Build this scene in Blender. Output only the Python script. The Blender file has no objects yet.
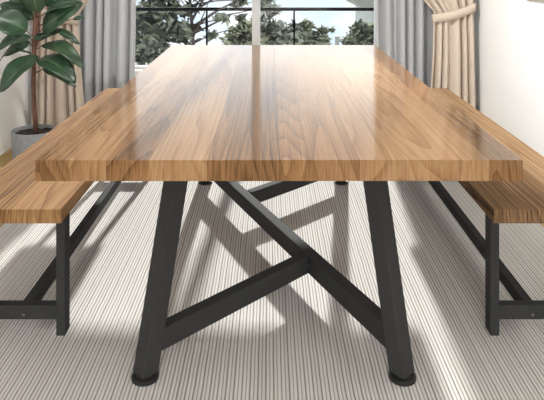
import bpy, bmesh, math, random
from mathutils import Vector, Matrix
random.seed(7)
S = bpy.context.scene
COL = S.collection

# ------------------------------------------------------------------ camera
F = 650.0                      # focal length in pixels of the 544 px wide frame
EYE = 1.2525                   # camera height; x = 0, y = 0, looking along +Y
VPX, VPY = 269.7, -37.0        # vanishing point of the depth direction
cd = bpy.data.cameras.new('camera'); cam = bpy.data.objects.new('camera', cd); COL.objects.link(cam)
cam.location = (0, 0, EYE); cam.rotation_euler = (math.pi/2, 0, 0)
cd.sensor_width = 36; cd.lens = F/544*36
cd.shift_x = (272-VPX)/544; cd.shift_y = (VPY-200)/544
cd.clip_start = 0.05; cd.clip_end = 300
S.camera = cam
def at(px, py, d):             # a place at real depth d from a measured direction
    return Vector(((px-VPX)*d/F, d, EYE-(py-VPY)*d/F))

S.view_settings.view_transform = 'Standard'
S.view_settings.look = 'None'
S.view_settings.gamma = 1.0
S.view_settings.use_curve_mapping = False
S.view_settings.exposure = 0.42

# ------------------------------------------------------------------ node helpers
def mat(name):
    m = bpy.data.materials.new(name); m.use_nodes = True
    nt = m.node_tree; b = nt.nodes['Principled BSDF']
    return m, nt, b
def N(nt, t, **kw):
    n = nt.nodes.new(t)
    for k, v in kw.items(): setattr(n, k, v)
    return n
def L(nt, a, b): nt.links.new(a, b)
def math_n(nt, op, a, b=None, c=None):
    n = N(nt, 'ShaderNodeMath', operation=op)
    for i, v in enumerate((a, b, c)):
        if v is None: continue
        if isinstance(v, (int, float)): n.inputs[i].default_value = v
        else: L(nt, v, n.inputs[i])
    return n.outputs[0]
def ramp(nt, fac, stops):
    r = N(nt, 'ShaderNodeValToRGB')
    e = r.color_ramp.elements
    while len(e) < len(stops): e.new(0.5)
    for el, (p, c) in zip(e, stops):
        el.position = p; el.color = (*c, 1)
    L(nt, fac, r.inputs[0]); return r.outputs[0]
def mixc(nt, fac, a, b, blend='MIX'):
    n = N(nt, 'ShaderNodeMix', data_type='RGBA', blend_type=blend)
    for s, v in ((n.inputs[0], fac), (n.inputs[6], a), (n.inputs[7], b)):
        if isinstance(v, (int, float)): s.default_value = v
        elif isinstance(v, tuple): s.default_value = (*v, 1)
        else: L(nt, v, s)
    return n.outputs[2]
def noise(nt, vec, scale, detail=3, rough=.5, dist=0.0):
    n = N(nt, 'ShaderNodeTexNoise'); n.inputs['Scale'].default_value = scale
    n.inputs['Detail'].default_value = detail; n.inputs['Roughness'].default_value = rough
    n.inputs['Distortion'].default_value = dist
    L(nt, vec, n.inputs['Vector']); return n.outputs['Fac']
def srgb(r, g, b):
    f = lambda c: (c/255/12.92) if c/255 <= .04045 else ((c/255+.055)/1.055)**2.4
    return (f(r), f(g), f(b))

def wood(name, plank, seed, dark, mid, light, rough, tone=.45, ringk=28, lacquer=False, ringc=.24, fibc=1.25):
    m, nt, b = mat(name)
    tc = N(nt, 'ShaderNodeTexCoord'); sp = N(nt, 'ShaderNodeSeparateXYZ'); L(nt, tc.outputs['Object'], sp.inputs[0])
    x, y, z = sp.outputs
    # staves of unequal width running along Y
    wob = N(nt, 'ShaderNodeTexNoise'); wob.noise_dimensions = '1D'; wob.inputs['Scale'].default_value = 3.1; wob.inputs['Detail'].default_value = 0
    L(nt, math_n(nt, 'ADD', x, seed), wob.inputs['W'])
    xi = math_n(nt, 'ADD', math_n(nt, 'DIVIDE', x, plank), math_n(nt, 'MULTIPLY', wob.outputs['Fac'], 2.0))
    idx = math_n(nt, 'FLOOR', xi)
    wn = N(nt, 'ShaderNodeTexWhiteNoise'); wn.noise_dimensions = '1D'; L(nt, math_n(nt, 'ADD', idx, seed*7.3), wn.inputs['W'])
    rnd = wn.outputs['Value']
    # growth rings: a slow stretched noise, folded into lines
    cv = N(nt, 'ShaderNodeCombineXYZ')
    L(nt, math_n(nt, 'ADD', math_n(nt, 'MULTIPLY', x, 4.3), math_n(nt, 'MULTIPLY', rnd, 17.0)), cv.inputs[0])
    L(nt, math_n(nt, 'ADD', math_n(nt, 'MULTIPLY', y, .17), math_n(nt, 'MULTIPLY', rnd, 31.0)), cv.inputs[1])
    L(nt, math_n(nt, 'MULTIPLY', z, .9), cv.inputs[2])
    slow = noise(nt, cv.outputs[0], 1.15, 1.0, .4, .1)
    ph = math_n(nt, 'MULTIPLY', slow, float(ringk))
    saw = math_n(nt, 'FRACT', ph)
    ring = math_n(nt, 'POWER', saw, 2.8)
    # fibres
    fv = N(nt, 'ShaderNodeCombineXYZ')
    L(nt, math_n(nt, 'MULTIPLY', x, 230.0), fv.inputs[0]); L(nt, math_n(nt, 'MULTIPLY', y, 2.4), fv.inputs[1]); L(nt, math_n(nt, 'MULTIPLY', z, 14.0), fv.inputs[2])
    fib = noise(nt, fv.outputs[0], 1.0, 4, .6)
    bv = N(nt, 'ShaderNodeCombineXYZ')
    L(nt, math_n(nt, 'MULTIPLY', x, 5.0), bv.inputs[0]); L(nt, math_n(nt, 'MULTIPLY', y, .7), bv.inputs[1]); L(nt, z, bv.inputs[2])
    blot = noise(nt, bv.outputs[0], 1.0, 2, .5)
    t = math_n(nt, 'ADD', math_n(nt, 'MULTIPLY', ring, -ringc), math_n(nt, 'MULTIPLY', math_n(nt, 'SUBTRACT', fib, .5), fibc))
    t = math_n(nt, 'ADD', t, math_n(nt, 'MULTIPLY', math_n(nt, 'SUBTRACT', rnd, .5), tone))
    t = math_n(nt, 'ADD', t, math_n(nt, 'MULTIPLY', math_n(nt, 'SUBTRACT', blot, .5), .7))
    t = math_n(nt, 'ADD', t, .60)
    c = ramp(nt, t, [(0.05, dark), (.5, mid), (.95, light)])
    # small knots
    vo = N(nt, 'ShaderNodeTexVoronoi'); vo.inputs['Scale'].default_value = 1.0
    kv = N(nt, 'ShaderNodeCombineXYZ')
    L(nt, math_n(nt, 'MULTIPLY', x, 4.2), kv.inputs[0]); L(nt, math_n(nt, 'ADD', math_n(nt, 'MULTIPLY', y, 2.3), seed), kv.inputs[1])
    L(nt, kv.outputs[0], vo.inputs['Vector'])
    kn = N(nt, 'ShaderNodeMapRange'); kn.inputs[1].default_value = .05; kn.inputs[2].default_value = .01; L(nt, vo.outputs['Distance'], kn.inputs[0])
    c = mixc(nt, math_n(nt, 'MULTIPLY', kn.outputs[0], .7), c, dark)
    # hairline between staves
    fr = math_n(nt, 'FRACT', xi)
    ln = math_n(nt, 'LESS_THAN', fr, .012)
    c = mixc(nt, math_n(nt, 'MULTIPLY', ln, .35), c, dark)
    L(nt, c, b.inputs['Base Color'])
    b.inputs['Roughness'].default_value = rough
    b.inputs['Specular IOR Level'].default_value = .15
    if lacquer:                       # a smooth lacquer over the wood
        b.inputs['Roughness'].default_value = 1; b.inputs['Specular IOR Level'].default_value = 0
        g = N(nt, 'ShaderNodeBsdfAnisotropic', distribution='BECKMANN'); g.inputs['Roughness'].default_value = rough; g.inputs[0].default_value = (1, .945, .885, 1)
        fr2 = N(nt, 'ShaderNodeFresnel'); fr2.inputs[0].default_value = 1.37
        mx = N(nt, 'ShaderNodeMixShader'); L(nt, fr2.outputs[0], mx.inputs[0]); L(nt, b.outputs[0], mx.inputs[1]); L(nt, g.outputs[0], mx.inputs[2])
        L(nt, mx.outputs[0], nt.nodes['Material Output'].inputs[0])
    return m

M = {}
WD, WM, WL = srgb(66, 44, 28), srgb(128, 95, 65), srgb(160, 129, 97)
M['table_l'] = wood('table wood left half', .15, 1.7, WD, WM, WL, .10, lacquer=True, ringc=.25, fibc=.8)
M['table_r'] = wood('table wood right half', .17, 5.2, WD, WM, WL, .10, lacquer=True, ringc=.25, fibc=.8)
BD, BM_, BL = srgb(52, 36, 25), srgb(124, 97, 70), srgb(160, 131, 100)
M['bench_l'] = wood('bench wood left', .12, 3.4, srgb(66, 43, 27), srgb(132, 98, 63), srgb(172, 136, 96), 1.0, ringc=.34, ringk=40)
M['bench_r'] = wood('bench wood right', .12, 9.1, BD, BM_, BL, 1.0, ringc=.34, ringk=40)
M['floor'] = wood('yellow oak floor', .12, 2.2, srgb(140, 112, 62), srgb(178, 148, 92), srgb(200, 172, 118), .5)

m, nt, b = mat('black powder coated steel'); M['steel'] = m
tc = N(nt, 'ShaderNodeTexCoord')
n1 = noise(nt, tc.outputs['Object'], 420, 2)
L(nt, ramp(nt, n1, [(.3, (.036, .036, .036)), (.7, (.052, .052, .052))]), b.inputs['Base Color'])
b.inputs['Roughness'].default_value = .8; b.inputs['Specular IOR Level'].default_value = .05
bp = N(nt, 'ShaderNodeBump'); bp.inputs['Strength'].default_value = .08; bp.inputs['Distance'].default_value = .001
L(nt, n1, bp.inputs['Height']); L(nt, bp.outputs[0], b.inputs['Normal'])

def plain(name, col, rough=.6, metal=0.0, nscale=30, amt=.06):
    m, nt, b = mat(name); tc = N(nt, 'ShaderNodeTexCoord')
    f = noise(nt, tc.outputs['Object'], nscale, 3)
    lo = tuple(c*(1-amt) for c in col); hi = tuple(min(1, c*(1+amt)) for c in col)
    L(nt, ramp(nt, f, [(.3, lo), (.7, hi)]), b.inputs['Base Color'])
    b.inputs['Roughness'].default_value = rough; b.inputs['Metallic'].default_value = metal
    return m
M['pad'] = plain('black rubber', (.012, .012, .012), .5)
M['bolt'] = plain('dark zinc bolt', (.25, .25, .25), .35, .9)
M['wall'] = plain('white painted plaster', (.92, .92, .915), .8, nscale=3, amt=.012)
M['wall_l'] = plain('off white painted plaster', (.92, .925, .925), .8, nscale=3, amt=.012)
M['ceil'] = plain('ceiling paint', (.85, .85, .84), .9, amt=.01)
M['frame'] = plain('white window paint', (.68, .68, .68), .4, amt=.01)
M['sill'] = plain('pale stone sill', (.72, .70, .67), .5, amt=.03)
M['rail'] = plain('dark grey handrail', (.005, .005, .006), .8); M['rail'].node_tree.nodes['Principled BSDF'].inputs['Specular IOR Level'].default_value = .05
M['slab'] = plain('pale concrete', (.5, .49, .47), .9)
M['soil'] = plain('dark potting soil', (.022, .015, .011), .95, nscale=90, amt=.6)
M['pot'] = plain('grey concrete pot', (.25, .265, .28), .75, nscale=40, amt=.10)
M['stem'] = plain('red brown stem', (.14, .062, .04), .7, nscale=120, amt=.35)
M['gold'] = plain('brushed gold', (.84, .76, .52), .5, .1)
M['canvas'] = plain('cream canvas', (.86, .80, .62), .8, nscale=6, amt=.05)
M['house'] = plain('pale grey render', (.62, .63, .64), .9, nscale=2, amt=.03)
M['eave'] = plain('grey eave', (.42, .42, .42), .8)
M['ground'] = plain('dry grass ground', (.34, .36, .24), 1, nscale=.6, amt=.3)
M['bark'] = plain('tree bark', (.10, .078, .072), .9, nscale=9, amt=.35)

# rug: woven ribs running along Y
m, nt, b = mat('ribbed rug'); M['rug'] = m
tc = N(nt, 'ShaderNodeTexCoord'); sp = N(nt, 'ShaderNodeSeparateXYZ'); L(nt, tc.outputs['Object'], sp.inputs[0])
wv = N(nt, 'ShaderNodeCombineXYZ'); L(nt, math_n(nt, 'MULTIPLY', sp.outputs[0], 3.0), wv.inputs[0]); L(nt, math_n(nt, 'MULTIPLY', sp.outputs[1], 6.0), wv.inputs[1])
wob = math_n(nt, 'MULTIPLY', math_n(nt, 'SUBTRACT', noise(nt, wv.outputs[0], 1, 2), .5), .004)
xx = math_n(nt, 'ADD', sp.outputs[0], wob)
u = math_n(nt, 'FRACT', math_n(nt, 'DIVIDE', xx, .0117))
rib = math_n(nt, 'SINE', math_n(nt, 'MULTIPLY', u, math.pi))
wn = N(nt, 'ShaderNodeTexWhiteNoise'); wn.noise_dimensions = '1D'; L(nt, math_n(nt, 'FLOOR', math_n(nt, 'DIVIDE', xx, .0117)), wn.inputs['W'])
alt = math_n(nt, 'FRACT', math_n(nt, 'DIVIDE', xx, .0234))
deep = math_n(nt, 'LESS_THAN', math_n(nt, 'ABSOLUTE', math_n(nt, 'SUBTRACT', alt, .5)), .12)
h = math_n(nt, 'SUBTRACT', math_n(nt, 'POWER', rib, .6), math_n(nt, 'MULTIPLY', deep, .22))
h = math_n(nt, 'ADD', h, math_n(nt, 'MULTIPLY', math_n(nt, 'SUBTRACT', wn.outputs['Value'], .5), .2))
c = ramp(nt, h, [(.1, srgb(138, 132, 127)), (.5, srgb(190, 187, 182)), (.95, srgb(220, 217, 213))])
yarn = noise(nt, tc.outputs['Object'], 260, 2)
c = mixc(nt, .10, c, ramp(nt, yarn, [(.3, (.25, .24, .22)), (.7, (.9, .89, .87))]), 'MULTIPLY')
L(nt, c, b.inputs['Base Color']); b.inputs['Roughness'].default_value = .95; b.inputs['Specular IOR Level'].default_value = .1
bp = N(nt, 'ShaderNodeBump'); bp.inputs['Strength'].default_value = .5; bp.inputs['Distance'].default_value = .003
L(nt, h, bp.inputs['Height']); L(nt, bp.outputs[0], b.inputs['Normal'])

def fabric(name, col, trans, weave=700):
    m, nt, b = mat(name); tc = N(nt, 'ShaderNodeTexCoord')
    f = noise(nt, tc.outputs['Object'], weave, 1)
    c = ramp(nt, f, [(.3, tuple(x*.92 for x in col)), (.7, tuple(min(1, x*1.05) for x in col))])
    L(nt, c, b.inputs['Base Color']); b.inputs['Roughness'].default_value = .9; b.inputs['Specular IOR Level'].default_value = .15
    b.inputs['Sheen Weight'].default_value = .1
    tr = N(nt, 'ShaderNodeBsdfTranslucent'); L(nt, c, tr.inputs[0])
    mx = N(nt, 'ShaderNodeMixShader'); mx.inputs[0].default_value = trans
    out = nt.nodes['Material Output']
    L(nt, b.outputs[0], mx.inputs[1]); L(nt, tr.outputs[0], mx.inputs[2]); L(nt, mx.outputs[0], out.inputs[0])
    return m
M['grey_cloth'] = fabric('grey sheer cloth', srgb(197, 197, 198), .42)
M['beige_cloth'] = fabric('beige curtain cloth', srgb(217, 202, 186), .2)

# leaf of the rubber plant: pale midrib from the leaf's own UV
m, nt, b = mat('rubber plant leaf'); M['leaf'] = m
uv = N(nt, 'ShaderNodeTexCoord'); sp = N(nt, 'ShaderNodeSeparateXYZ'); L(nt, uv.outputs['UV'], sp.inputs[0])
au = math_n(nt, 'ABSOLUTE', math_n(nt, 'SUBTRACT', sp.outputs[0], .5))
mid = math_n(nt, 'LESS_THAN', au, .022)
side = math_n(nt, 'FRACT', math_n(nt, 'MULTIPLY', math_n(nt, 'SUBTRACT', sp.outputs[1], math_n(nt, 'MULTIPLY', au, .35)), 26.0))
vein = math_n(nt, 'LESS_THAN', side, .12)
base = ramp(nt, noise(nt, uv.outputs['Object'], 9, 3), [(.3, srgb(30, 52, 37)), (.7, srgb(48, 76, 50))])
c = mixc(nt, math_n(nt, 'MULTIPLY', vein, .12), base, srgb(104, 134, 92))
c = mixc(nt, math_n(nt, 'MULTIPLY', mid, .6), c, srgb(98, 124, 86))
L(nt, c, b.inputs['Base Color']); b.inputs['Roughness'].default_value = .36

def foliage(name, dark, light):
    m, nt, b = mat(name)
    g = N(nt, 'ShaderNodeNewGeometry')
    tc = N(nt, 'ShaderNodeTexCoord')
    f = math_n(nt, 'ADD', math_n(nt, 'MULTIPLY', g.outputs['Random Per Island'], .6), math_n(nt, 'MULTIPLY', noise(nt, tc.outputs['Object'], 3.0, 1), .75))
    c = ramp(nt, f, [(.50, tuple(a*.9 for a in dark)), (.66, tuple((a+b_)*.42 for a, b_ in zip(dark, light))), (.95, light)])
    L(nt, c, b.inputs['Base Color']); b.inputs['Roughness'].default_value = .7
    tr = N(nt, 'ShaderNodeBsdfTranslucent'); L(nt, c, tr.inputs[0])
    mx = N(nt, 'ShaderNodeMixShader'); mx.inputs[0].default_value = .25
    L(nt, b.outputs[0], mx.inputs[1]); L(nt, tr.outputs[0], mx.inputs[2]); L(nt, mx.outputs[0], nt.nodes['Material Output'].inputs[0])
    return m
M['fol_dark'] = foliage('dark conifer foliage', (.02, .026, .018), (.36, .39, .28))
M['fol_mid'] = foliage('olive foliage', (.05, .06, .035), (.55, .57, .42))
M['fol_grey'] = foliage('grey green foliage', (.06, .07, .055), (.58, .60, .50))
M['fol_yel'] = foliage('yellow green foliage', (.05, .055, .035), (.62, .62, .42))

# clear thin glass
def glass(name, tint, rough=0.0):
    m, nt, b = mat(name); nt.nodes.remove(b)
    t = N(nt, 'ShaderNodeBsdfTransparent'); t.inputs[0].default_value = (*tint, 1)
    g = N(nt, 'ShaderNodeBsdfGlossy'); g.inputs['Roughness'].default_value = rough
    fr = N(nt, 'ShaderNodeFresnel'); fr.inputs[0].default_value = 1.16
    mx = N(nt, 'ShaderNodeMixShader')
    L(nt, fr.outputs[0], mx.inputs[0]); L(nt, t.outputs[0], mx.inputs[1]); L(nt, g.outputs[0], mx.inputs[2])
    L(nt, mx.outputs[0], nt.nodes['Material Output'].inputs[0]); return m
M['glass'] = glass('window glass', (.98, .99, .99))
M['bal_glass'] = glass('balustrade glass', (.97, .98, .99))

# ------------------------------------------------------------------ mesh helpers
def add_box(bm, x0, x1, y0, y1, z0, z1):
    v = [bm.verts.new((x, y, z)) for z in (z0, z1) for y in (y0, y1) for x in (x0, x1)]
    for f in ((0, 2, 3, 1), (4, 5, 7, 6), (0, 1, 5, 4), (2, 6, 7, 3), (0, 4, 6, 2), (1, 3, 7, 5)):
        bm.faces.new([v[i] for i in f])
def add_prism(bm, a, b, qa, qb=None):      # quads (lists of 2D offsets in X,Y) at points a and b
    qb = qb or qa; n = len(qa)
    va = [bm.verts.new((a[0]+p, a[1]+q, a[2])) for p, q in qa]
    vb = [bm.verts.new((b[0]+p, b[1]+q, b[2])) for p, q in qb]
    bm.faces.new(va[::-1]); bm.faces.new(vb)
    for i in range(n): bm.faces.new((va[i], va[(i+1) % n], vb[(i+1) % n], vb[i]))
def add_lathe(bm, cx, cy, prof, n=32, cap0=True, cap1=True):
    rings = []
    for r, z in prof:
        rings.append([bm.verts.new((cx+r*math.cos(2*math.pi*i/n), cy+r*math.sin(2*math.pi*i/n), z)) for i in range(n)])
    for a, b in zip(rings, rings[1:]):
        for i in range(n): bm.faces.new((a[i], a[(i+1) % n], b[(i+1) % n], b[i]))
    if cap0: bm.faces.new(rings[0][::-1])
    if cap1: bm.faces.new(rings[-1])
def add_tube(bm, pts, rad, n=8):
    pts = [Vector(p) for p in pts]; rings = []
    for i, p in enumerate(pts):
        d = (pts[min(i+1, len(pts)-1)]-pts[max(i-1, 0)]).normalized()
        u = d.cross(Vector((0.31, 1, 0.17))).normalized(); w = d.cross(u)
        r = rad[i] if isinstance(rad, (list, tuple)) else rad
        rings.append([bm.verts.new(p+r*(math.cos(2*math.pi*k/n)*u+math.sin(2*math.pi*k/n)*w)) for k in range(n)])
    for a, b in zip(rings, rings[1:]):
        for i in range(n): bm.faces.new((a[i], a[(i+1) % n], b[(i+1) % n], b[i]))
    bm.faces.new(rings[0][::-1]); bm.faces.new(rings[-1])
def add_bar(bm, a, b, w, h):               # a rectangular bar lying level from a to b (centre line)
    a, b = Vector(a), Vector(b); d = (b-a); d.z = 0; d.normalize(); s = Vector((-d.y, d.x, 0))*w/2; u = Vector((0, 0, h/2))
    va = [bm.verts.new(a+o) for o in (s-u, -s-u, -s+u, s+u)]; vb = [bm.verts.new(b+o) for o in (s-u, -s-u, -s+u, s+u)]
    bm.faces.new(va); bm.faces.new(vb[::-1])
    for i in range(4): bm.faces.new((va[i], vb[i], vb[(i+1) % 4], va[(i+1) % 4]))
def obj(name, bm, material, parent=None, bevel=0, smooth=False, loc=None):
    bmesh.ops.recalc_face_normals(bm, faces=bm.faces)
    me = bpy.data.meshes.new(name); bm.to_mesh(me); bm.free()
    if smooth:
        for p in me.polygons: p.use_smooth = True
    me.materials.append(material)
    o = bpy.data.objects.new(name, me); COL.objects.link(o)
    if parent is not None:
        o.parent = parent
        root = parent
        off = Vector((0, 0, 0))
        while root is not None: off += root.location; root = root.parent
        o.matrix_parent_inverse = Matrix.Identity(4)
        me.transform(Matrix.Translation(-off))       # meshes are authored in world metres
    if bevel:
        md = o.modifiers.new('bevel', 'BEVEL'); md.width = bevel; md.segments = 2; md.limit_method = 'ANGLE'; md.angle_limit = math.radians(40)
    return o
def thing(name, label, cat, loc, group=None):
    o = bpy.data.objects.new(name, None); COL.objects.link(o); o.location = loc; o.empty_display_size = .1
    o['label'] = label; o['category'] = cat
    if group: o['group'] = group
    return o
def tag(o, label, cat, group=None):
    o['label'] = label; o['category'] = cat
    if group: o['group'] = group
    return o
def struct(name, bm, material, bevel=0, label=None):
    o = obj(name, bm, material, bevel=bevel); o['kind'] = 'structure'; o['category'] = name.split('_')[0]
    o['label'] = label
    return o
def box(*a):
    bm = bmesh.new(); add_box(bm, *a); return bm

# ------------------------------------------------------------------ the room
XL, XR, YB, ZT = -1.765, 1.540, 5.0, 2.75
YF = -2.0
WX0, WX1, WZ0, WZ1 = -1.40, 1.22, .43, 2.5
FZ = -.010
struct('floor', box(XL-.12, XR+.12, YF, YB+.15, FZ-.1, FZ), M['floor'], label='yellowish oak plank floor under the rug')
struct('ceiling', box(XL-.12, XR+.12, YF, YB+.15, ZT, ZT+.1), M['ceil'], label='white ceiling over the dining room')
struct('wall_left', box(XL-.12, XL, YF, YB+.15, FZ, ZT), M['wall_l'], label='off-white left wall behind the potted plant')
struct('wall_right', box(XR, XR+.12, YF, YB+.15, FZ, ZT), M['wall'], label='bright white right wall beside the bench')
bm = bmesh.new()          # rear wall behind the viewer, its opening added to hold a fill light
for a in ((XL-.12, -1.2, FZ, ZT), (1.2, XR+.12, FZ, ZT), (-1.2, 1.2, FZ, .9), (-1.2, 1.2, 2.2, ZT)): add_box(bm, a[0], a[1], YF-.12, YF, a[2], a[3])
struct('wall_rear', bm, M['wall'], label='white wall behind the viewer')
bm = bmesh.new()
add_box(bm, XL, WX0, YB, YB+.15, FZ, ZT); add_box(bm, WX1, XR, YB, YB+.15, FZ, ZT)
add_box(bm, WX0, WX1, YB, YB+.15, FZ, WZ0-.03); add_box(bm, WX0, WX1, YB, YB+.15, WZ1, ZT)
struct('wall_back', bm, M['wall'], label='white back wall around the wide window')
# window: frame, mullions, panes, sill
bm = bmesh.new()
fy0, fy1 = YB+.05, YB+.11
add_box(bm, WX0, WX1, fy0, fy1, WZ0, WZ0+.02); add_box(bm, WX0, WX1, fy0, fy1, WZ1-.05, WZ1)
add_box(bm, WX0, WX0+.05, fy0, fy1, WZ0+.02, WZ1-.05); add_box(bm, WX1-.05, WX1, fy0, fy1, WZ0+.02, WZ1-.05)
win = obj('window_1', bm, M['frame'], bevel=.004); win['kind'] = 'structure'; win['category'] = 'window'; win['label'] = 'wide white-framed window with view of trees'
MX = (-.106, .852)
for x in MX:
    obj('mullion', box(x-.032, x+.032, fy0-.01, fy1+.01, WZ0+.02, WZ1-.05), M['frame'], win, .004)
xs = [WX0+.05, MX[0]-.032, MX[0]+.032, MX[1]-.032, MX[1]+.032, WX1-.05]
for i in range(3):
    obj('pane', box(xs[2*i], xs[2*i+1], YB+.077, YB+.083, WZ0+.02, WZ1-.05), M['glass'], win)
obj('window_sill', box(WX0-.0, WX1+.0, YB-.04, YB+.15, WZ0-.03, WZ0), M['sill'], win, .004)

# ------------------------------------------------------------------ rug
bm = box(-1.28, 1.30, .9, 4.45, FZ, 0)
tag(obj('rug', bm, M['rug'], bevel=.003), 'cream and grey ribbed rug under the table and both benches', 'rug')

# ------------------------------------------------------------------ table
TX0, TX1, TXM, TY0, TY1, TZ, TH = -.601, .649, .026, 1.665, 4.0, .7475, .054
tab = thing('dining_table', 'large oak dining table with black angled steel legs on striped rug', 'table', (.02, 2.83, 0))
obj('tabletop_panel', box(TX0, TXM-.0001, TY0, TY1, TZ-TH, TZ), M['table_l'], tab, .0009)
obj('tabletop_panel', box(TXM+.0001, TX1, TY0+.001, TY1, TZ-TH, TZ), M['table_r'], tab, .0009)
ZU = TZ-TH
dg = .056/math.sqrt(2)
diamond = [(0, -dg), (dg, 0), (0, dg), (-dg, 0)]
feet = {'fl': (-.377, 1.957), 'fr': (.401, 1.957), 'rl': (-.367, 3.70), 'rr': (.409, 3.70)}
lean = {'fl': (.10, .10), 'fr': (-.085, .10), 'rl': (.10, -.10), 'rr': (-.085, -.10)}
def leg_at(k, z): return Vector((feet[k][0]+lean[k][0]*z/ZU, feet[k][1]+lean[k][1]*z/ZU, z))
for k in feet:
    bm = bmesh.new(); add_prism(bm, leg_at(k, .02), leg_at(k, ZU), diamond)
    lg = obj('leg', bm, M['steel'], tab, .003)
    bm = bmesh.new(); p = leg_at(k, .01)
    add_lathe(bm, p.x, p.y, [(.037, 0), (.041, .003), (.041, .011), (.036, .014), (.026, .0145), (.026, .021)])
    obj('foot_pad', bm, M['pad'], lg, smooth=False)
    # plate that fixes the leg to the top
    bm = bmesh.new(); q = leg_at(k, ZU); add_box(bm, q.x-.07, q.x+.07, q.y-.05, q.y+.05, ZU-.006, ZU)
    obj('mounting_plate', bm, M['steel'], lg)
BZ, BW, BH = .105, .046, .068
A, B = leg_at('fr', BZ), leg_at('rl', BZ); dv = (B-A).normalized()
bm = bmesh.new(); add_bar(bm, A+dv*.028, B-dv*.028, BW, BH); obj('long_stretcher', bm, M['steel'], tab, .003)
def short(k, j):
    P = leg_at(k, BZ); J = A+(B-A)*j; e = (J-P).normalized()
    bm = bmesh.new(); add_bar(bm, P+e*.028, J-e*.028, BW-.002, BH-.002); obj('short_stretcher', bm, M['steel'], tab, .003)
    # fixing flange and its two bolts
    n = Vector((-dv.y, dv.x, 0)); n = n if n.dot(P-J) > 0 else -n
    c = J+n*(BW/2)
    for s in (-1, 1):
        q = c+dv*s*.040; bm = bmesh.new()
        add_tube(bm, [q-n*.002, q+n*.004], .0045, 8); obj('bolt', bm, M['bolt'], tab)
    bm = bmesh.new(); add_bar(bm, c-dv*.052+n*.001, c+dv*.052+n*.001, .003, BH-.012); obj('flange', bm, M['steel'], tab)
short('fl', .315); short('rr', .69)

# ------------------------------------------------------------------ benches
def bench(x0, x1, lx, wood_m, label):
    t = thing('bench', label, 'bench', ((x0+x1)/2, 3.015, 0), 'wooden benches along the table')
    y0, y1, zt, th = 2.03, 4.0, .4825, .0437
    zu = zt-th
    obj('seat', box(x0, x1, y0, y1, zu, zt), wood_m, t, .001)
    for ya, yb in ((2.183, 2.238), (3.792, 3.847)):
        for xa, xb in lx:
            obj('leg', box(xa, xb, ya, yb, 0, zu), M['steel'], t, .002)
        ym = (ya+yb)/2
        cb = obj('cross_bar', box(lx[0][1], lx[1][0], ym-.018, ym+.018, .05, .097), M['steel'], t, .002)
        obj('top_rail', box(lx[0][1], lx[1][0], ym-.018, ym+.018, zu-.03, zu), M['steel'], t, .002)
        xm = (lx[0][1]+lx[1][0])/2
        bm = bmesh.new(); s = -1 if ya < 3 else 1
        add_tube(bm, [(xm, ym+s*.017, .067), (xm, ym+s*.0215, .067)], .005, 8); obj('bolt', bm, M['bolt'], cb)
    xm = (lx[0][1]+lx[1][0])/2
    obj('long_stretcher', box(xm-.016, xm+.016, 2.2285, 3.8015, .05, .0965), M['steel'], t, .002)
bench(-1.007, -.652, ((-.971, -.941), (-.718, -.688)), M['bench_l'], 'long wooden bench with black legs on the left side, beside the potted plant')
bench(.7005, 1.090, ((.7415, .7715), (1.0, 1.03)), M['bench_r'], 'long wooden bench with black legs on the right side, along the bright white wall')

# ------------------------------------------------------------------ curtains
def sheet(name, rows, nfold, amp, y, material, parent, ncol=120, seed=0, thick=.004, phase_drift=.4):
    """pleated hanging cloth; rows = [(z, x_left, x_right, amplitude factor)]"""
    rnd = random.Random(seed)
    ph = [rnd.uniform(-.5, .5) for _ in range(nfold+2)]
    bm = bmesh.new(); grid = []
    zs = []
    for (za, a0, a1, f0), (zb, b0, b1, f1) in zip(rows, rows[1:]):
        n = max(2, int(abs(zb-za)/.05))
        for k in range(n):
            t = k/n; zs.append((za+(zb-za)*t, a0+(b0-a0)*t, a1+(b1-a1)*t, f0+(f1-f0)*t))
    zs.append(rows[-1])
    for z, xl, xr, f in zs:
        row = []
        for c in range(ncol+1):
            u = c/ncol
            w = u*nfold; i = int(min(w, nfold-1e-6)); fr = w-i
            a = w+.22*math.sin(2*math.pi*(u*1.7+seed*.31))
            s = math.sin(2*math.pi*a); s = math.copysign(abs(s)**.75, s)
            k = .75+.5*abs(math.sin(a*1.9+seed))
            yy = y+amp*f*k*s+.006*math.sin(3*z+5*u+seed)
            xx = xl+(xr-xl)*u+.35*amp*f*math.cos(2*math.pi*a)*.5*(1 if 0 < c < ncol else 0)
            row.append(bm.verts.new((xx, yy, z)))
        grid.append(row)
    for r0, r1 in zip(grid, grid[1:]):
        for c in range(ncol): bm.faces.new((r0[c], r0[c+1], r1[c+1], r1[c]))
    o = obj(name, bm, material, parent, smooth=True)
    md = o.modifiers.new('thickness', 'SOLIDIFY'); md.thickness = thick; md.offset = 0
    return o
YG, YBG = 4.86, 4.71
t = tag(sheet('sheer_curtain', [(2.55, -1.40, -.98, 1), (.0, -1.44, -1.02, 1)], 5, .042, YG, M['grey_cloth'], None, seed=1), 'grey sheer curtain hanging left of the window, behind the plant', 'curtain', 'grey sheer curtains')
t = tag(sheet('sheer_curtain', [(2.55, .80, 1.35, 1), (.0, .83, 1.33, 1)], 6, .042, YG, M['grey_cloth'], None, seed=4), 'grey sheer curtain hanging right of the window, by the white wall', 'curtain', 'grey sheer curtains')

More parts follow.
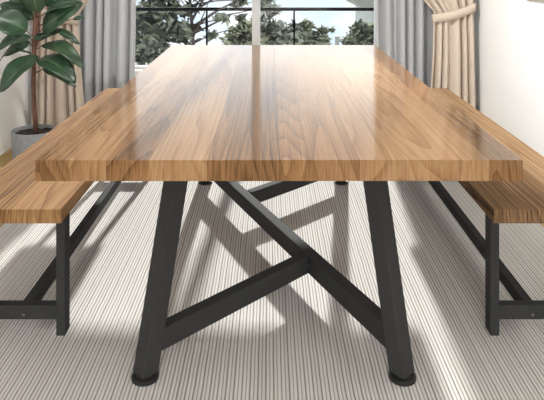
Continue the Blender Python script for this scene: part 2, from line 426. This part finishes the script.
def tied(label, flip, rows, xa, xb, za, zb, seed):
    t = thing('tied_curtain', label, 'curtain', ((xa+xb)/2, YBG, 0), 'beige tied-back curtains')
    sheet('curtain_panel', rows, 5, .032, YBG, M['beige_cloth'], t, ncol=140, seed=seed, thick=.005)
    # band round the gathered cloth, higher at the wall
    bm = bmesh.new(); n = 48; ra, rb = (xb-xa)/2+.004, .042; hw = .031
    rings = []
    for i in range(n):
        a = 2*math.pi*i/n
        e = lambda v: math.copysign(abs(v)**.8, v)
        x = (xa+xb)/2+ra*e(math.cos(a)); y = YBG+rb*e(math.sin(a)); u = (x-xa)/(xb-xa); z = za+(zb-za)*u
        zc = z-.012*math.sin(math.pi*min(1, max(0, u)))
        rings.append([bm.verts.new((x, y, zc-hw)), bm.verts.new((x, y, zc+hw))])
    for i in range(n):
        p, q = rings[i], rings[(i+1) % n]; bm.faces.new((p[0], q[0], q[1], p[1]))
    o = obj('tieback', bm, M['beige_cloth'], t, smooth=True)
    md = o.modifiers.new('thickness', 'SOLIDIFY'); md.thickness = .004; md.offset = 1
# right: gathered at the wall side
def X(px, d): return (px-VPX)*d/F
r0, r1 = X(433, YBG), X(474.5, YBG)
rows = [(2.55, .62, 1.505, 1.0), (1.7, .80, 1.50, .95), (1.2, 1.00, 1.492, .85), (1.0, 1.095, 1.488, .75), (.90, r0, 1.482, .62), (.86, r0-.001, 1.482, .6), (.6, r0-.008, 1.492, .75), (.0, r0-.045, 1.508, .95)]
tied('beige curtain tied back beside the bright right wall', False, rows, r0, r1, .852, .935, 2)
l0, l1 = X(34, YBG), X(77.5, YBG)
rows = [(2.55, -1.72, -.80, 1.0), (1.7, -1.71, -1.02, .95), (1.2, -1.705, -1.21, .85), (1.0, -1.70, -1.30, .75), (.88, -1.70, l1, .62), (.84, -1.70, l1+.001, .6), (.6, -1.705, l1+.012, .75), (.0, -1.72, l1+.055, .95)]
tied('beige curtain tied back behind the rubber plant', True, rows, l0, l1, .93, .832, 5)

# ------------------------------------------------------------------ potted rubber plant
PD = 4.06
pc = at(34.5, 131, PD)
plant = thing('potted_plant', 'tall green rubber plant in a grey pot by the left wall', 'plant', (pc.x, pc.y, FZ))
R = .138; RZ = .212
bm = bmesh.new()
add_lathe(bm, pc.x, pc.y, [(R*.90, FZ), (R*.93, FZ+.01), (R, RZ-.006), (R, RZ), (R-.012, RZ), (R-.014, RZ-.03), (R-.018, RZ-.05)], 48, True, True)
obj('pot', bm, M['pot'], plant, smooth=False, bevel=.001)
bm = bmesh.new(); rs = random.Random(3); n = 40
ring = [[bm.verts.new((pc.x+(R-.014)*k/6*math.cos(2*math.pi*i/n), pc.y+(R-.014)*k/6*math.sin(2*math.pi*i/n), RZ-.022+rs.uniform(-.006, .006))) for i in range(n)] for k in range(1, 7)]
cv = bm.verts.new((pc.x, pc.y, RZ-.015))
for i in range(n): bm.faces.new((cv, ring[0][i], ring[0][(i+1) % n]))
for a, b_ in zip(ring, ring[1:]):
    for i in range(n): bm.faces.new((a[i], b_[i], b_[(i+1) % n], a[(i+1) % n]))
obj('soil', bm, M['soil'], plant)
stem_pts = [at(36, 131, PD), at(34.5, 112, PD), at(33.5, 88, PD), at(34, 62, PD), at(34.5, 40, PD), at(35.5, 18, PD), at(36, -5, PD), at(35, -40, PD), at(35, -70, PD)]
stem_pts[0].z = RZ-.03
bm = bmesh.new(); add_tube(bm, stem_pts, [.0155, .014, .0135, .0135, .014, .0125, .011, .009, .005], 12)
stem = obj('stem', bm, M['stem'], plant, smooth=True)
bm = bmesh.new(); add_tube(bm, [at(34.5, 52, PD), at(38.5, 38, PD+.01), at(39, 22, PD+.02), at(41, 2, PD+.03), at(44, -25, PD+.05)], [.008, .008, .008, .007, .004], 10)
obj('side_shoot', bm, M['stem'], stem, smooth=True)

def stem_point(z):
    for a, b_ in zip(stem_pts, stem_pts[1:]):
        if a.z <= z <= b_.z: return a+(b_-a)*((z-a.z)/(b_.z-a.z))
    return stem_pts[-1] if z > stem_pts[-1].z else stem_pts[0]
def leaf(b0, d0, tip, d1, wpx, nrm, arch=.12, cup=.16, twist=0.0):
    Bp = at(b0[0], b0[1], PD+d0); T = at(tip[0], tip[1], PD+d1); w = wpx*1.1*PD/F
    ax = (T-Bp); ln = ax.length; ax.normalize()
    nv = Vector(nrm); nv = (nv-ax*nv.dot(ax)).normalized(); sv = ax.cross(nv)
    nu, nl = 8, 16; bm = bmesh.new(); uvl = bm.loops.layers.uv.new('UVMap'); g = []
    for i in range(nl+1):
        t = i/nl
        prof = math.sin(math.pi*t**.9)**.6*(1-.15*t) if 0 < t < 1 else 0
        prof = max(prof, .012)
        cen = Bp+ax*ln*t+nv*(arch*ln*math.sin(math.pi*t)*1.0)-Vector((0, 0, 1))*(.05*ln*t*t)
        tw = twist*t
        row = []
        for j in range(nu+1):
            u = j/nu*2-1
            off = sv*math.cos(tw)*u*w/2*prof+nv*(cup*w*abs(u)**1.6*prof*.5+math.sin(tw)*u*w/2*prof-(.008 if j == nu//2 else 0)*.4+.004*math.sin(9*t+3*u))
            row.append(bm.verts.new(cen+off))
        g.append(row)
    for i in range(nl):
        for j in range(nu):
            f = bm.faces.new((g[i][j], g[i][j+1], g[i+1][j+1], g[i+1][j]))
            for lp, (a, c) in zip(f.loops, ((i, j), (i, j+1), (i+1, j+1), (i+1, j))):
                lp[uvl].uv = (c/nu, a/nl)
    o = obj('leaf', bm, M['leaf'], plant, smooth=True)
    md = o.modifiers.new('thickness', 'SOLIDIFY'); md.thickness = .0016; md.offset = 0
    sp_ = stem_point(Bp.z-.03)
    q = (sp_+Bp)/2+Vector((0, 0, -.008))
    bm = bmesh.new(); add_tube(bm, [sp_, q, Bp+ax*.01+nv*(arch*.01*3.1)], [.0045, .0035, .003], 7)
    obj('petiole', bm, M['stem'], o, smooth=True)
front = (0, -.85, .55); up = (0, -.35, 1); lef = (-.5, -.7, .6); rig = (.5, -.7, .6)
leaf((38, 56), -.03, (0, 90), -.16, 27, (-.35, -.75, .75), .10)
leaf((39, 59), -.04, (76, 80), -.14, 23, (.45, -.75, .75), .16)
leaf((43, 68), .0, (76, 85), -.05, 12, (.1, -.6, .8), .10)
leaf((42, 45), -.02, (84, 66), -.10, 17, (.45, -.7, .8), .20)
leaf((57, 29), .08, (80, 43), .08, 8, front, .08)
leaf((31, 37), -.03, (-5, 49), -.10, 20, (-.2, -.55, .9), .10)
leaf((30, 42), .04, (3, 54), .05, 12, front, .02)
leaf((31, 53), .02, (-4, 67), -.02, 10, (-.2, -.15, 1), .28)
leaf((27, 31), -.02, (-9, 13), -.12, 29, (.15, -.8, .55), .08)
leaf((33, 19), .03, (0, 2), .02, 18, (.1, -.75, .6), .08)
leaf((42, 30), -.05, (83, 0), -.16, 29, (-.25, -.8, .5), .06)
leaf((34, 38), -.03, (63, 27), -.07, 12, (.1, -.6, .8), -.06)
leaf((50, 36), .03, (33, 37), -.05, 9, up, .05)
leaf((37, 13), -.04, (31, -30), -.10, 24, front, .04)
leaf((45, 13), -.06, (73, 3), -.16, 13, (-.1, -.5, .9), .04)
leaf((73, 19), .12, (85, 17), .13, 5, front, .02)
leaf((44, 5), .02, (68, -18), .0, 20, rig, .08)
leaf((30, 2), .02, (4, -16), .0, 20, lef, .08)
leaf((36, -22), -.02, (66, -38), -.08, 22, rig, .12)
leaf((35, -25), .0, (4, -44), -.05, 22, lef, .12)
leaf((35, -45), -.02, (52, -78), -.05, 20, front, .06)
leaf((35, -48), .02, (20, -80), .03, 20, front, .06)

# ------------------------------------------------------------------ picture on the right wall
pic = thing('wall_picture', 'gold-edged cream picture hung on the bright right wall', 'picture', (XR, 3.4, 1.03))
bm = bmesh.new(); y0, y1, z0, z1, w = 2.9, 3.87, 1.045, 1.75, .016
add_box(bm, XR-.03, XR, y0, y1, z0, z0+w); add_box(bm, XR-.03, XR, y0, y1, z1-w, z1)
add_box(bm, XR-.03, XR, y0, y0+w, z0+w, z1-w); add_box(bm, XR-.03, XR, y1-w, y1, z0+w, z1-w)
obj('frame', bm, M['gold'], pic, .002)
obj('canvas', box(XR-.02, XR-.002, y0+w, y1-w, z0+w, z1-w), M['canvas'], pic)

# ------------------------------------------------------------------ balcony and outdoors
GZ = -6.0
o = struct('slab_balcony', box(-3.0, 3.0, YB+.15, 6.35, -.25, -.08), M['slab'], label='pale balcony slab outside the window')
BY = 6.2
bal = thing('balcony_railing', 'glass balcony railing with dark handrail outside the window', 'railing', (0, BY, -.08))
obj('handrail', box(-2.9, 2.9, BY-.02, BY+.02, .7965, .8285), M['rail'], bal, .003)
px_ = [-2.27, -1.43, -.60, .233, 1.063, 1.9]
for x in px_:
    p = obj('post', box(x-.008, x+.008, BY-.012, BY+.012, -.08, .7965), M['rail'], bal)
    obj('clamp', box(x-.011, x+.011, BY-.02, BY+.02, .60, .71), M['rail'], p)
for a, b_ in zip(px_, px_[1:]):
    obj('glass_panel', box(a+.012, b_-.012, BY-.004, BY+.004, .0, .785), M['bal_glass'], bal)

struct('ground', box(-30, 30, 7, 48, GZ-.2, GZ), M['ground'], label='grassy ground below the balcony')

def crown(bm, blobs, n, size, rnd, flat=.5):
    cl = []
    for k in range(max(12, n//16)):              # tufts of leaves with gaps between them
        bl = rnd.choices(blobs, [q[3] for q in blobs])[0]
        c, r = bl[0], bl[1]
        while True:
            v = Vector((rnd.uniform(-1, 1), rnd.uniform(-1, 1), rnd.uniform(-1, 1)))
            if v.length < 1: break
        cl.append((c+Vector((v.x*r[0], v.y*r[1], v.z*r[2])), min(r)*.22))
    for k in range(n):
        c, q = cl[k % len(cl)]
        p = c+Vector((rnd.gauss(0, q*1.5), rnd.gauss(0, q), rnd.gauss(0, q*.7)))
        s = size*rnd.uniform(.5, 1.5)
        d = Vector((rnd.gauss(0, 1), rnd.gauss(0, 1), rnd.gauss(0, flat))).normalized()
        e = d.cross(Vector((rnd.gauss(0, 1), rnd.gauss(0, 1), rnd.gauss(0, 1)))).normalized()
        a = bm.verts.new(p-d*s); b1 = bm.verts.new(p+e*s*.36); c1 = bm.verts.new(p+d*s); d1 = bm.verts.new(p-e*s*.36)
        bm.faces.new((a, b1, c1, d1))
def tree(name, label, tx, ty, topz, trad, blobs, n, size, fol, seed, branches=()):
    """blobs: (px, py, rx_px, ry_px, weight) measured at the tree's depth"""
    rnd = random.Random(seed)
    t = thing(name, label, 'tree', (tx, ty, GZ), 'trees outside the window')
    bl = []
    for (px, py, rx, ry, w) in blobs:
        k = ty/F; bl.append((at(px, py, ty), (rx*k, max(rx, ry)*k*.8, ry*k), None, w))
    bm = bmesh.new(); h = topz-GZ
    add_tube(bm, [(tx+.06*math.sin(i*1.3+seed), ty, GZ+h*i/8) for i in range(9)], [trad*(1.35-.9*i/8) for i in range(9)], 10)
    for c, r, _, w in bl:           # a bough to each leaf mass
        s = Vector((tx, ty, min(c.z-r[2]*.5, topz-.2)))
        if (c-s).length > .15: add_tube(bm, [s, (s+c)/2+Vector((0, 0, .05)), c+Vector((0, 0, r[2]*.3))], [trad*.35, trad*.25, trad*.1], 6)
    obj('trunk', bm, M['bark'], t, smooth=True)
    for pts, rr in branches:
        bm = bmesh.new(); q = [at(a, b_, ty+dd) for a, b_, dd in pts]
        add_tube(bm, q, [rr*(1-.7*i/(len(q)-1)) for i in range(len(q))], 6); obj('branch', bm, M['bark'], t, smooth=True)
    bm = bmesh.new(); crown(bm, bl, n, size, rnd); obj('foliage', bm, fol, t)
k12 = 12/F
TA = X(192, 12)
br = [([(192, 28, 0), (215, 12, -.2), (245, -4, -.3)], .035), ([(192, 30, 0), (178, 22, .1), (165, 8, .2), (158, -8, .2)], .035),
      ([(192, 34, 0), (205, 28, .2), (232, 14, .3), (252, 10, .3)], .025), ([(192, 36, 0), (175, 42, .1), (158, 38, .2)], .03),
      ([(192, 20, 0), (203, 0, .1), (208, -20, .1)], .03), ([(192, 12, 0), (215, -2, .1), (230, -16, .1)], .025), ([(192, 44, 0), (208, 36, .1), (228, 30, .1)], .02),
      ([(192, 16, 0), (180, 6, 0), (170, -8, 0)], .03), ([(192, 40, 0), (202, 18, -.2), (212, -6, -.2)], .018)]
tree('conifer_tree', 'dark shaggy conifer with a brown trunk left of the window mullion', TA, 12, 1.5, .05,
     [(160, 18, 30, 20, 3), (150, 38, 20, 14, 1.6), (172, 40, 15, 10, .9), (165, -8, 32, 14, 1.4), (205, 2, 18, 10, .35), (222, 22, 22, 10, .22), (240, 2, 12, 6, .3), (205, 40, 12, 6, .3)], 1150, .1255, M['fol_dark'], 1, br)
tree('dark_shrub_tree', 'dark dense bushy tree low at the left edge of the window', X(146, 10), 10, .1, .05,
     [(142, 58, 14, 14, 1.4), (156, 52, 12, 10, 1), (140, 44, 10, 12, .8)], 900, .08, M['fol_dark'], 2)
tree('bushy_tree', 'yellow-green bushy tree just left of the white mullion', X(240, 15), 15, -.2, .06,
     [(240, 40, 16, 16, 2), (246, 28, 9, 7, .7), (226, 44, 10, 6, .6)], 700, .115, M['fol_yel'], 3)
tree('tall_tree', 'tall grey-green tree just right of the white mullion', X(268, 16), 16, .3, .06,
     [(268, 8, 8, 12, .8), (262, 30, 12, 16, 1.4), (276, 36, 14, 13, 1.4), (290, 32, 10, 10, .7), (266, -6, 5, 8, .4)], 1150, .125, M['fol_grey'], 4)
tree('spreading_tree', 'low spreading olive-green tree right of the balcony post', X(308, 18), 18, -.6, .07,
     [(303, 40, 14, 11, 1.4), (302, 27, 8, 6, .6), (320, 42, 14, 8, 1), (325, 30, 8, 3, .15)], 850, .13, M['fol_mid'], 5)
tree('round_tree', 'round olive-green tree beside the right curtain', X(362, 17), 17, -.2, .06,
     [(362, 36, 15, 14, 2), (367, 26, 10, 7, .7), (352, 42, 8, 7, .6), (378, 38, 12, 14, .8)], 1000, .125, M['fol_mid'], 6)

# neighbouring house, seen at its roof corner
hs = thing('neighbour_house', 'pale grey neighbouring house corner with overhanging eave above the round tree', 'house', (X(395, 22), 23.5, GZ))
hx = X(371, 22)
obj('house_wall', box(hx, hx+5, 22, 26, GZ, -.30), M['house'], hs)
bm = bmesh.new()
e0 = Vector((hx-.26, 21.7, -.30)); 
lo = [(hx-.28, 21.7), (hx+5.3, 21.7), (hx+5.3, 26.3), (hx-.28, 26.3)]; hi = [(hx-.75, 21.3), (hx+5.7, 21.3), (hx+5.7, 26.7), (hx-.75, 26.7)]
v0 = [bm.verts.new((a, b_, -.30)) for a, b_ in lo]; v1 = [bm.verts.new((a, b_, .05)) for a, b_ in hi]; v2 = [bm.verts.new((a, b_, .30)) for a, b_ in hi]
bm.faces.new(v0[::-1]); bm.faces.new(v2)
for p, q in ((v0, v1), (v1, v2)):
    for i in range(4): bm.faces.new((p[i], p[(i+1) % 4], q[(i+1) % 4], q[i]))
obj('roof', bm, M['eave'], hs)
ch = at(337.3, 36, 44)
bm = bmesh.new(); add_box(bm, ch.x-.14, ch.x+.14, 43.9, 44.2, GZ, ch.z-.08); add_box(bm, ch.x-.18, ch.x+.18, 43.86, 44.24, ch.z-.08, ch.z)
tag(obj('chimney_tower', bm, M['eave']), 'small distant grey tower between the spreading and round trees', 'tower')

# ------------------------------------------------------------------ light
sd = bpy.data.lights.new('sun', 'SUN'); sun = bpy.data.objects.new('sun', sd); COL.objects.link(sun)
sd.energy = 6.5; sd.angle = math.radians(1.6); sd.color = (1.0, .98, .95)
sun.rotation_euler = Vector((-.19, -2.55, -1)).to_track_quat('-Z', 'Y').to_euler(); sun.location = (1, 9, 5)
def area(name, loc, sx, sy, en, col, rot=(0, 0, 0)):
    ld = bpy.data.lights.new(name, 'AREA'); ld.shape = 'RECTANGLE'; ld.size = sx; ld.size_y = sy; ld.energy = en; ld.color = col
    lo_ = bpy.data.objects.new(name, ld); COL.objects.link(lo_); lo_.location = loc; lo_.rotation_euler = rot; return lo_
area('overhead_fill', (0.4, -.2, 2.7), 1.4, 2.0, 8, (.98, .99, 1.0))  # added unseen fill from above, lifts the overall brightness
area('rear_fill', (0, YF-.06, 1.55), 2.3, 1.2, 58, (.98, .99, 1.0), (math.pi/2, 0, 0))  # added fill in the rear opening, brightens faces turned to the viewer

spd = bpy.data.lights.new('wall_fill_spot', 'SPOT'); sp_o = bpy.data.objects.new('wall_fill_spot', spd); COL.objects.link(sp_o)  # added unseen fill, there only to brighten the right wall
spd.energy = 330; spd.spot_size = math.radians(75); spd.spot_blend = .9; spd.shadow_soft_size = .08; spd.color = (1, .99, .97)
sp_o.location = (-.5, 2.2, 2.65); sp_o.rotation_euler = (Vector((1.55, 3.3, 1.15))-Vector(sp_o.location)).to_track_quat('-Z', 'Y').to_euler()

spl = spd.copy(); spl.energy = 130; sl_o = bpy.data.objects.new('wall_fill_spot', spl); COL.objects.link(sl_o)  # second added fill, brightens the left wall, curtains and plant
sl_o.location = (.3, 2.4, 2.65); sl_o.rotation_euler = (Vector((-1.75, 4.2, .75))-Vector(sl_o.location)).to_track_quat('-Z', 'Y').to_euler()

w = bpy.data.worlds.new('world'); S.world = w; w.use_nodes = True; nt = w.node_tree
bg = nt.nodes['Background']
tc = N(nt, 'ShaderNodeTexCoord')
mp = N(nt, 'ShaderNodeMapping'); mp.inputs['Scale'].default_value = (1, 1, 2.6); L(nt, tc.outputs['Generated'], mp.inputs[0])
cl = noise(nt, mp.outputs[0], 5.0, 5, .55)
sky = ramp(nt, cl, [(.40, srgb(214, 230, 246)), (.56, (1, 1, 1))])
L(nt, sky, bg.inputs[0])
sz = N(nt, 'ShaderNodeSeparateXYZ'); L(nt, tc.outputs['Generated'], sz.inputs[0])
def g3(v): return (v/4, v/4, v/4)
zz = math_n(nt, 'ADD', math_n(nt, 'MULTIPLY', sz.outputs[2], .5), .5)                 # bright haze low down, calmer sky above
st = ramp(nt, zz, [(.485, g3(.98)), (.525, g3(1.5)), (.57, g3(1.6)), (.60, g3(1.35)), (.635, g3(.75)), (1.0, g3(.75))])
L(nt, math_n(nt, 'MULTIPLY', st, 4.0), bg.inputs[1])
